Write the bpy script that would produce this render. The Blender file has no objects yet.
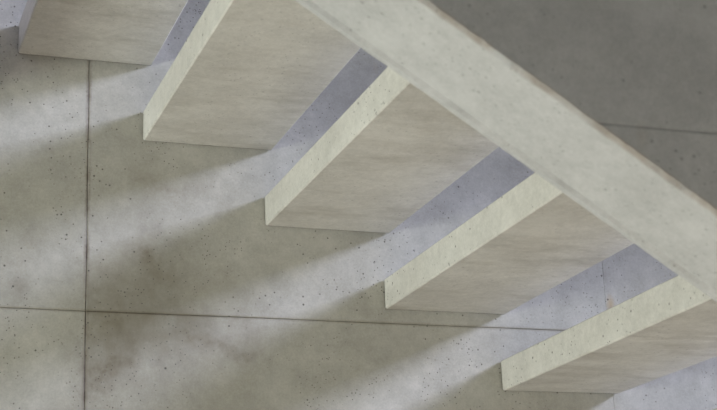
import bpy, bmesh, math, random
from mathutils import Vector, Matrix, noise
random.seed(4)
C = bpy.context.scene.collection
sc = bpy.context.scene

# ---------- proportions of the stair (metres) ----------
RUN, RISE, DEPTH, THICK = 0.28, 0.1808, 0.2994, 0.0704
SPAN = 1.1198                 # free length of a tread, wall to parapet
PW = 0.2159                   # parapet thickness
UPPER = 4.17                  # underside of the unseen shading beam above
DROP = 0.14                   # parapet underside below the line of tread corners
SL = RISE / RUN
JX0, JSTEP, JZ = 0.4386, 1.2485, -0.7554
N_TREADS = 15
FLOOR_Z = -RISE * 16 - 0.11

# ---------- materials ----------
def concrete(name, base, dark, seed, streak=0.0, streak_col=(.3, .26, .2), pores=1.0, pore_scale=26, panels=False, rust=0.0,
             blotch=0.5, rough=.78, bump=.25, mott=1.0, cloud=.6, edge_stain=False):
    m = bpy.data.materials.new(name); m.use_nodes = True
    nt = m.node_tree; N = nt.nodes; L = nt.links
    bs = N['Principled BSDF']; bs.inputs['Roughness'].default_value = rough
    try: bs.inputs['Specular IOR Level'].default_value = .3
    except Exception: pass
    tc = N.new('ShaderNodeTexCoord')
    geo = N.new('ShaderNodeNewGeometry')
    off = N.new('ShaderNodeVectorMath'); off.operation = 'ADD'
    off.inputs[1].default_value = (seed * 3.17, seed * 1.7, seed * 2.3)
    L.new(geo.outputs['Position'], off.inputs[0])
    P = off.outputs[0]
    def mapped(sx, sy, sz):
        v = N.new('ShaderNodeVectorMath'); v.operation = 'MULTIPLY'; v.inputs[1].default_value = (sx, sy, sz)
        L.new(P, v.inputs[0]); return v.outputs[0]
    def nz(scale, detail=6, rough=.6, vec=None, dist=0):
        n = N.new('ShaderNodeTexNoise'); n.inputs['Scale'].default_value = scale
        n.inputs['Detail'].default_value = detail; n.inputs['Roughness'].default_value = rough
        n.inputs['Distortion'].default_value = dist
        L.new(vec or P, n.inputs['Vector']); return n.outputs['Fac']
    def rng(x, a, b, c=0., d=1.):
        r = N.new('ShaderNodeMapRange'); r.inputs['From Min'].default_value = a; r.inputs['From Max'].default_value = b
        r.inputs['To Min'].default_value = c; r.inputs['To Max'].default_value = d
        L.new(x, r.inputs['Value']); return r.outputs['Result']
    def mul(a, b):
        r = N.new('ShaderNodeMath'); r.operation = 'MULTIPLY'
        for i, v in enumerate((a, b)):
            if isinstance(v, (int, float)): r.inputs[i].default_value = v
            else: L.new(v, r.inputs[i])
        return r.outputs[0]
    def add(a, b):
        r = N.new('ShaderNodeMath'); r.operation = 'ADD'
        for i, v in enumerate((a, b)):
            if isinstance(v, (int, float)): r.inputs[i].default_value = v
            else: L.new(v, r.inputs[i])
        return r.outputs[0]
    def mix(f, a, b, mode='MIX'):
        r = N.new('ShaderNodeMix'); r.data_type = 'RGBA'; r.blend_type = mode
        if isinstance(f, (int, float)): r.inputs[0].default_value = f
        else: L.new(f, r.inputs[0])
        for i, v in ((6, a), (7, b)):
            if isinstance(v, tuple): r.inputs[i].default_value = (*v, 1)
            else: L.new(v, r.inputs[i])
        return r.outputs[2]
    col = mix(mul(rng(nz(2.6, 5, .55), .35, .7), blotch), base, dark)
    col = mix(mul(rng(nz(14, 7, .65), .42, .72), blotch * .55), col, dark)
    # fine grain
    g = mul(rng(nz(210, 3, .7), .3, .7, .92, 1.08), rng(nz(55, 5, .7), .3, .7, .92, 1.08))
    g = mul(g, rng(nz(9, 8, .72), .3, .7, 1 - .1 * mott, 1 + .1 * mott))
    gc = N.new('ShaderNodeCombineColor')
    for i in range(3): L.new(g, gc.inputs[i])
    col = mix(1.0, col, gc.outputs[0], 'MULTIPLY')
    # pale milky laitance clouds
    pale = tuple(min(1, c * 1.16 + .015) for c in base)
    col = mix(mul(rng(nz(6.3, 5, .6, mapped(1, 1, 1.8)), .52, .74), cloud), col, pale)
    if streak:      # board / wiping streaks running along the flight direction
        s = rng(nz(1.0, 6, .62, mapped(3.2, 12, 7), 1.2), .54, .8)
        s2 = rng(nz(2.2, 3, .5), .38, .6)
        sn = N.new('ShaderNodeSeparateXYZ'); L.new(geo.outputs['True Normal'], sn.inputs[0])
        under = rng(sn.outputs[2], -.5, -.8, 0, 1)
        col = mix(mul(mul(mul(s, s2), streak), under), col, streak_col)
        col = mix(mul(mul(rng(nz(5, 7, .7, mapped(.6, 1.7, 1)), .5, .72), under), streak * 1.1), col, streak_col)
        side_only = rng(under, 0, 1, 1.25, .45)
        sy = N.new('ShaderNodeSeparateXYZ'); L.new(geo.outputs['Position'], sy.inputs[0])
        # dark line where the tread enters the wall
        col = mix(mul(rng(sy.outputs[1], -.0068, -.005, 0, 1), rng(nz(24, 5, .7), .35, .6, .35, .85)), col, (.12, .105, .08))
    if panels:
        sep = N.new('ShaderNodeSeparateXYZ'); L.new(geo.outputs['Position'], sep.inputs[0])
        X, Z = sep.outputs[0], sep.outputs[2]
        def near(v, c, w, side=0):
            a = add(v, -c)
            if side == 0:
                ab = N.new('ShaderNodeMath'); ab.operation = 'ABSOLUTE'; L.new(a, ab.inputs[0]); a = ab.outputs[0]
                return rng(a, 0, w, 1, 0)
            r1 = rng(a, 0, w * side, 1, 0); r2 = rng(a, -.004 * side, 0, 0, 1)
            return mul(r1, r2)
        # grey-brown seepage hanging below the horizontal joint and along the vertical one
        edge_n = rng(nz(11, 6, .65, mapped(1, 1, .6)), .32, .6)
        jx = N.new('ShaderNodeMath'); jx.operation = 'FRACT'
        L.new(mul(add(X, -JX0 + JSTEP * 8), 1 / JSTEP), jx.inputs[0])
        right_of_joint = rng(jx.outputs[0], 0, .38, 1, 0)
        st = mul(mul(near(Z, JZ, .2, -1), edge_n), right_of_joint)
        col = mix(mul(st, 1.0), col, (.19, .165, .12))
        up = mul(mul(near(Z, JZ, .2, 1), rng(nz(6, 5, .65), .36, .6)), right_of_joint)
        col = mix(mul(up, .8), col, (.2, .18, .145))
        # large soft seepage stain right of the vertical joint
        def bell(v, c, w):
            ab = N.new('ShaderNodeMath'); ab.operation = 'ABSOLUTE'; L.new(add(v, -c), ab.inputs[0])
            rr = rng(ab.outputs[0], 0, w, 1, 0); return mul(rr, rr)
        wx = add(X, mul(add(nz(5, 5, .6), -.5), .35)); wz = add(Z, mul(add(nz(5.5, 5, .6, mapped(1.3, 1, 1)), -.5), .35))
        cells = rng(nz(30, 6, .7), .35, .62, .35, 1)
        for cx, cz, ax, az, f in ((.58, -.66, .22, .17, .75), (.50, -.86, .14, .2, 1.0), (.62, -.47, .2, .09, .5), (.30, -.68, .12, .1, .4), (.70, -.80, .26, .05, .8)):
            col = mix(mul(mul(mul(bell(wx, cx, ax), bell(wz, cz, az)), cells), f * 1.2), col, (.20, .175, .13))
        # dirt in the vertical joint, a few millimetres to either side
        vx = N.new('ShaderNodeMath'); vx.operation = 'ABSOLUTE'; L.new(add(X, -JX0), vx.inputs[0])
        col = mix(mul(rng(add(vx.outputs[0], mul(add(nz(60, 4, .6), -.5), .008)), .001, .008, 1, 0), mul(rng(nz(9, 6, .7), .35, .6), .85)), col, (.13, .095, .075))
        zj = N.new('ShaderNodeMath'); zj.operation = 'ABSOLUTE'; L.new(add(Z, -JZ), zj.inputs[0])
        col = mix(mul(rng(zj.outputs[0], .0015, .006, 1, 0), .3), col, (.16, .13, .08))
    if rust:
        v = N.new('ShaderNodeTexVoronoi'); v.inputs['Scale'].default_value = 7; L.new(mapped(1, 1, .45), v.inputs['Vector'])
        r = mul(rng(v.outputs['Distance'], .015, .1, 1, 0), rng(nz(3.1, 3, .5), .54, .6))
        col = mix(mul(r, rust), col, (.42, .27, .09))
    if edge_stain:   # iron-brown discolouration on the outer lower arris of the parapet
        sp_ = N.new('ShaderNodeSeparateXYZ'); L.new(geo.outputs['Position'], sp_.inputs[0])
        dy = N.new('ShaderNodeMath'); dy.operation = 'ABSOLUTE'; L.new(add(sp_.outputs[1], SPAN + PW), dy.inputs[0])
        dz = N.new('ShaderNodeMath'); dz.operation = 'ABSOLUTE'
        L.new(add(add(sp_.outputs[2], mul(sp_.outputs[0], SL)), DROP), dz.inputs[0])
        ja = N.new('ShaderNodeMath'); ja.operation = 'ABSOLUTE'; L.new(add(sp_.outputs[2], -JZ), ja.inputs[0])
        col = mix(mul(mul(rng(ja.outputs[0], .001, .004, 1, 0), rng(sp_.outputs[1], -SPAN - PW + .0005, -SPAN - PW + .001, 1, 0)), rng(nz(7, 4, .6), .35, .6, .25, .6)), col, (.2, .2, .19))
        e = mul(mul(rng(dy.outputs[0], .001, .008, 1, 0), rng(dz.outputs[0], .004, .016, 1, 0)), rng(nz(8, 4, .6), .42, .56))
        col = mix(mul(e, .6), col, (.30, .21, .13))
    # air pores: three sizes, each present only in some places
    h = None
    for sc_, r0, r1, th in ((pore_scale, .03, .06, .5), (pore_scale * 2.2, .06, .11, .5), (pore_scale * 4.6, .10, .19, .5), (pore_scale * 9, .14, .26, .52)):
        v = N.new('ShaderNodeTexVoronoi'); v.inputs['Scale'].default_value = sc_; v.inputs['Randomness'].default_value = 1
        L.new(P, v.inputs['Vector'])
        d = rng(v.outputs['Distance'], r0, r1, 1, 0)
        wn = N.new('ShaderNodeTexWhiteNoise'); wn.noise_dimensions = '3D'; L.new(v.outputs['Position'], wn.inputs['Vector'])
        pick = rng(wn.outputs['Value'], .72, .74)
        pm = mul(mul(d, pick), rng(nz(2.3 + sc_ * .02, 3, .5), th - .04, th + .03))
        h = pm if h is None else add(h, pm)
    hm = mul(h, side_only) if streak else h
    col = mix(mul(hm, .8 * pores), col, (.07, .063, .055))
    L.new(col, bs.inputs['Base Color'])
    b = N.new('ShaderNodeBump'); b.inputs['Strength'].default_value = bump; b.inputs['Distance'].default_value = .004
    hh = add(mul(nz(38, 6, .6), .5), mul(h, -1.0 * pores))
    L.new(hh, b.inputs['Height']); L.new(b.outputs[0], bs.inputs['Normal'])
    return m

WALLM = concrete('wall_concrete', (.46, .448, .402), (.33, .315, .265), 1.3, panels=True, rust=.5, blotch=.7, pore_scale=17, pores=1.0, mott=1.3, cloud=.25)
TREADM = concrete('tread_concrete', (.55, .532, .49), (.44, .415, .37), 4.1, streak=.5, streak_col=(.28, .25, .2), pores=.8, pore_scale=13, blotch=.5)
PARM = concrete('parapet_concrete', (.455, .452, .446), (.385, .378, .365), 7.9, pores=.5, pore_scale=12, blotch=.45, rust=.1, edge_stain=True)
FLOORM = concrete('floor_screed', (.40, .37, .33), (.33, .30, .27), 9.2, pores=.2, blotch=.4)

def build(name, bm, mat, parent=None):
    bmesh.ops.recalc_face_normals(bm, faces=bm.faces[:])
    me = bpy.data.meshes.new(name); bm.to_mesh(me); bm.free()
    me.materials.append(mat)
    o = bpy.data.objects.new(name, me); C.objects.link(o); o.parent = parent
    return o

def box(bm, a, b):
    vs = [bm.verts.new((x, y, z)) for x in (a[0], b[0]) for y in (a[1], b[1]) for z in (a[2], b[2])]
    for f in ((0, 1, 3, 2), (4, 6, 7, 5), (0, 4, 5, 1), (2, 3, 7, 6), (0, 2, 6, 4), (1, 5, 7, 3)):
        bm.faces.new([vs[i] for i in f])

# ---------- the wall behind: cast panels with narrow joints between them ----------
bm = bmesh.new()
deep = .003
xs = [JX0 + JSTEP * i for i in range(-5, 9)]
zs = [JZ - 2.6, JZ, JZ + 2.6, JZ + 4.4]
zs[0] = FLOOR_Z
box(bm, (xs[0], deep, zs[0]), (xs[-1], .25, zs[-1]))
for i in range(len(xs) - 1):
    for j in range(len(zs) - 1):
        g0, g1 = (.0007 if i == 5 else .0001), (.0007 if i == 4 else .0001)
        c0, c1 = (.0014 if i == 5 else .0004), (.0014 if i == 4 else .0004)
        x0, x1, z0, z1 = xs[i] + g0, xs[i + 1] - g1, zs[j] + .0005, zs[j + 1] - .0005
        c = .0011                                     # tiny arris on every panel edge
        f = [bm.verts.new(p) for p in ((x0 + c0, 0, z0 + c), (x1 - c1, 0, z0 + c), (x1 - c1, 0, z1 - c), (x0 + c0, 0, z1 - c))]
        r = [bm.verts.new(p) for p in ((x0, c, z0), (x1, c, z0), (x1, c, z1), (x0, c, z1))]
        k = [bm.verts.new(p) for p in ((x0, deep, z0), (x1, deep, z0), (x1, deep, z1), (x0, deep, z1))]
        bm.faces.new(f)
        for q in range(4):
            bm.faces.new((f[q], r[q], r[(q + 1) % 4], f[(q + 1) % 4]))
            bm.faces.new((r[q], k[q], k[(q + 1) % 4], r[(q + 1) % 4]))
wall = build('wall_back', bm, WALLM); wall['kind'] = 'structure'

bm = bmesh.new(); box(bm, (xs[0], -6, FLOOR_Z - .2), (xs[-1], .25, FLOOR_Z))
fl = build('floor', bm, FLOORM); fl['kind'] = 'structure'

# unseen slab added to keep window light off the parapet's outer face
bm = bmesh.new(); box(bm, (3.2, -6, FLOOR_Z), (3.4, -1.45, 3.0))
rw = build('wall_light_block', bm, WALLM); rw['kind'] = 'structure'

# ---------- treads ----------
def tread_mesh(seed):
    """a cast slab with slightly worn arrises; origin at its lower left corner on the wall"""
    bm = bmesh.new()
    y0, y1 = 0.0, -SPAN
    ch = .003
    prof = [(0 + ch, 0), (DEPTH - ch, 0), (DEPTH, ch), (DEPTH, THICK - ch), (DEPTH - ch, THICK), (ch, THICK), (0, THICK - ch), (0, ch)]
    n = 60
    rings = []
    stations = [0, -.0035, -.0036] + [-.0036 + (y1 + .0036) * i / (n - 2) for i in range(1, n - 1)]
    for i, y in enumerate(stations):
        ring = []
        for (x, z) in prof:
            w = .0011 * noise.noise(Vector((x * 5 + seed * 7, y * 22, z * 9 + seed)))
            edge = -1 if x < DEPTH / 2 else 1
            px, pz = x + w, z + w * .8
            if i < 2:                                  # recessed ring where the tread meets the wall
                px = min(max(px, .004), DEPTH - .004); pz = min(max(pz, .004), THICK - .004)
            ring.append(bm.verts.new((px, y, pz)))
        rings.append(ring)
    m = len(prof)
    for i in range(n):
        for k in range(m):
            bm.faces.new((rings[i][k], rings[i][(k + 1) % m], rings[i + 1][(k + 1) % m], rings[i + 1][k]))
    bm.faces.new(rings[0]); bm.faces.new(rings[-1][::-1])
    return bm

GROUP = 'cantilevered stair treads between wall and parapet'
labels = {
    1: 'topmost concrete stair tread, cut off by the upper left corner, with the darkest narrow front',
    2: 'second concrete tread from the top, just right of the long vertical wall joint',
    3: 'middle one of the five large concrete treads, with a pitted pale front edge',
    4: 'fourth concrete tread down, smooth pale front edge, wall corner just above the horizontal wall joint',
    5: 'lowest large concrete tread, at the lower right, wall corner below the horizontal joint',
    6: 'concrete tread of which only a pale sliver shows at the bottom right corner',
}
for k in range(1, N_TREADS + 1):
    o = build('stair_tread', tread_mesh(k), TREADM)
    o.location = (k * RUN, 0, -k * RISE)
    o['label'] = labels.get(k, 'concrete stair tread further down the flight, below the bottom right corner of the picture')
    o['category'] = 'stair tread'; o['group'] = GROUP

# landing at the head of the flight
bm = bmesh.new(); box(bm, (-2.4, -SPAN - PW, -.30), (.13, 0, THICK))
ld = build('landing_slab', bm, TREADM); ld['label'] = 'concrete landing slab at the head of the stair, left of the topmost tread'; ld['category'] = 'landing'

# ---------- parapet: a slab wall whose underside follows the pitch ----------
bm = bmesh.new()
x0, x1 = -.25, 4.40
n = 420
H = 1.15
def zb(x): return -SL * x - DROP
ya, yb = -SPAN, -SPAN - PW
rows = []
for i in range(n + 1):
    x = x0 + (x1 - x0) * i / n
    def j(s, a, f=26): return a * (noise.noise(Vector((x * f, s * 9.1, 3.3))) + .5 * noise.noise(Vector((x * f * 3, s * 4.1, 1.3))))
    z = zb(x)
    c = .017
    pts = [
        (ya, z + H), (ya, z + .5), (ya, z + .02 + j(1, .004)),
        (ya, z + .002 + j(2, .003)), (ya - .004, z - .002 + j(4, .0015)), (ya - c - j(3, .003), z - .003 + j(4, .0015)), (ya - c - .006, z + .005), (ya - c - .014, z + .001),
        (ya - PW * .5, z + .0015), (yb + .02, z + .001), (yb + .006 + j(5, .003, 60), z + .001 + j(6, .003)),
        (yb, z + .009 + j(7, .003, 60)), (yb, z + .05), (yb, z + H)]
    ring = [bm.verts.new((x, y, zz)) for y, zz in pts]
    rows.append(ring)
m = len(rows[0])
for i in range(n):
    for k in range(m):
        bm.faces.new((rows[i][k], rows[i][(k + 1) % m], rows[i + 1][(k + 1) % m], rows[i + 1][k]))
bm.faces.new(rows[0]); bm.faces.new(rows[-1][::-1])
# horizontal joint pressed into the outer face
bmesh.ops.bisect_plane(bm, geom=bm.verts[:] + bm.edges[:] + bm.faces[:], plane_co=(0, 0, JZ + .0035), plane_no=(0, 0, 1))
bmesh.ops.bisect_plane(bm, geom=bm.verts[:] + bm.edges[:] + bm.faces[:], plane_co=(0, 0, JZ), plane_no=(0, 0, 1))
bmesh.ops.bisect_plane(bm, geom=bm.verts[:] + bm.edges[:] + bm.faces[:], plane_co=(0, 0, JZ - .0035), plane_no=(0, 0, 1))
for v in bm.verts:
    if abs(v.co.z - JZ) < 1e-4 and abs(v.co.y - yb) < 1e-4: v.co.y += .0007
par = build('stair_parapet', bm, PARM)
par['label'] = 'thick concrete parapet slab running diagonally across the outer ends of the treads'
par['category'] = 'parapet'

# unseen parapet beam of an assumed flight above, added to shade the upper wall
bm = bmesh.new()
ring = []
for x in (1.6, 6.6):
    z = -SL * x + UPPER
    ring.append([bm.verts.new((x, y, zz)) for y, zz in ((ya, z), (yb, z), (yb, z + 1.1), (ya, z + 1.1))])
for k in range(4): bm.faces.new((ring[0][k], ring[0][(k + 1) % 4], ring[1][(k + 1) % 4], ring[1][k]))
bm.faces.new(ring[0]); bm.faces.new(ring[1][::-1])
ub = build('shade_beam_1', bm, PARM); ub['kind'] = 'structure'

# ---------- light ----------
def area(name, loc, target, sx, sy, power, col):
    l = bpy.data.lights.new(name, 'AREA'); l.shape = 'RECTANGLE'; l.size = sx; l.size_y = sy; l.energy = power; l.color = col
    o = bpy.data.objects.new(name, l); C.objects.link(o); o.location = loc
    o.rotation_euler = (Vector(target) - Vector(loc)).to_track_quat('-Z', 'Y').to_euler(); return o
area('stairwell_window_daylight', (8.6, -3.0, 3.4), (1, 0, -.5), .6, 2.15, 1600, (.685, .735, 1.0))
area('daylight_from_the_left', (-5.0, -2.0, -2.4), (1, -.6, -.5), 2.2, 1.4, 240, (.925, .99, .92))
sp = bpy.data.lights.new('floor_bounce_fill', 'SPOT'); sp.energy = 1150; sp.spot_size = math.radians(75); sp.spot_blend = .6  # added spot: brightens the floor so its bounce fills the tread soffits
sp.shadow_soft_size = .2; sp.color = (1, .96, .91)
so = bpy.data.objects.new('floor_bounce_fill', sp); C.objects.link(so); so.location = (1.3, -2.9, .6); so.rotation_euler = (0, 0, 0)
w = bpy.data.worlds.new('world'); sc.world = w; w.use_nodes = True
w.node_tree.nodes['Background'].inputs[0].default_value = (.85, .92, 1.0, 1)
w.node_tree.nodes['Background'].inputs[1].default_value = .09

# ---------- camera ----------
cd = bpy.data.cameras.new('camera'); cam = bpy.data.objects.new('camera', cd); C.objects.link(cam)
F = 1586.8
cd.sensor_width = 36; cd.lens = F * 36 / 717
right = Vector((0.9443127, -0.3270812, -0.0359362)); down = Vector((0.0626458, 0.2859216, -0.9562031)); fwd = Vector((0.3230310, 0.9007035, 0.2904897))
R = Matrix((right, -down, -fwd)).transposed()
cam.matrix_world = Matrix.Translation((-0.1203954, -3.3079162, -1.5446193)) @ R.to_4x4()
cd.dof.use_dof = True; cd.dof.focus_distance = 3.45; cd.dof.aperture_fstop = 5.0
cd.clip_start = .05
sc.camera = cam
sc.view_settings.view_transform = 'Standard'; sc.view_settings.look = 'None'
sc.view_settings.gamma = 1; sc.view_settings.use_curve_mapping = False; sc.view_settings.exposure = 0.37
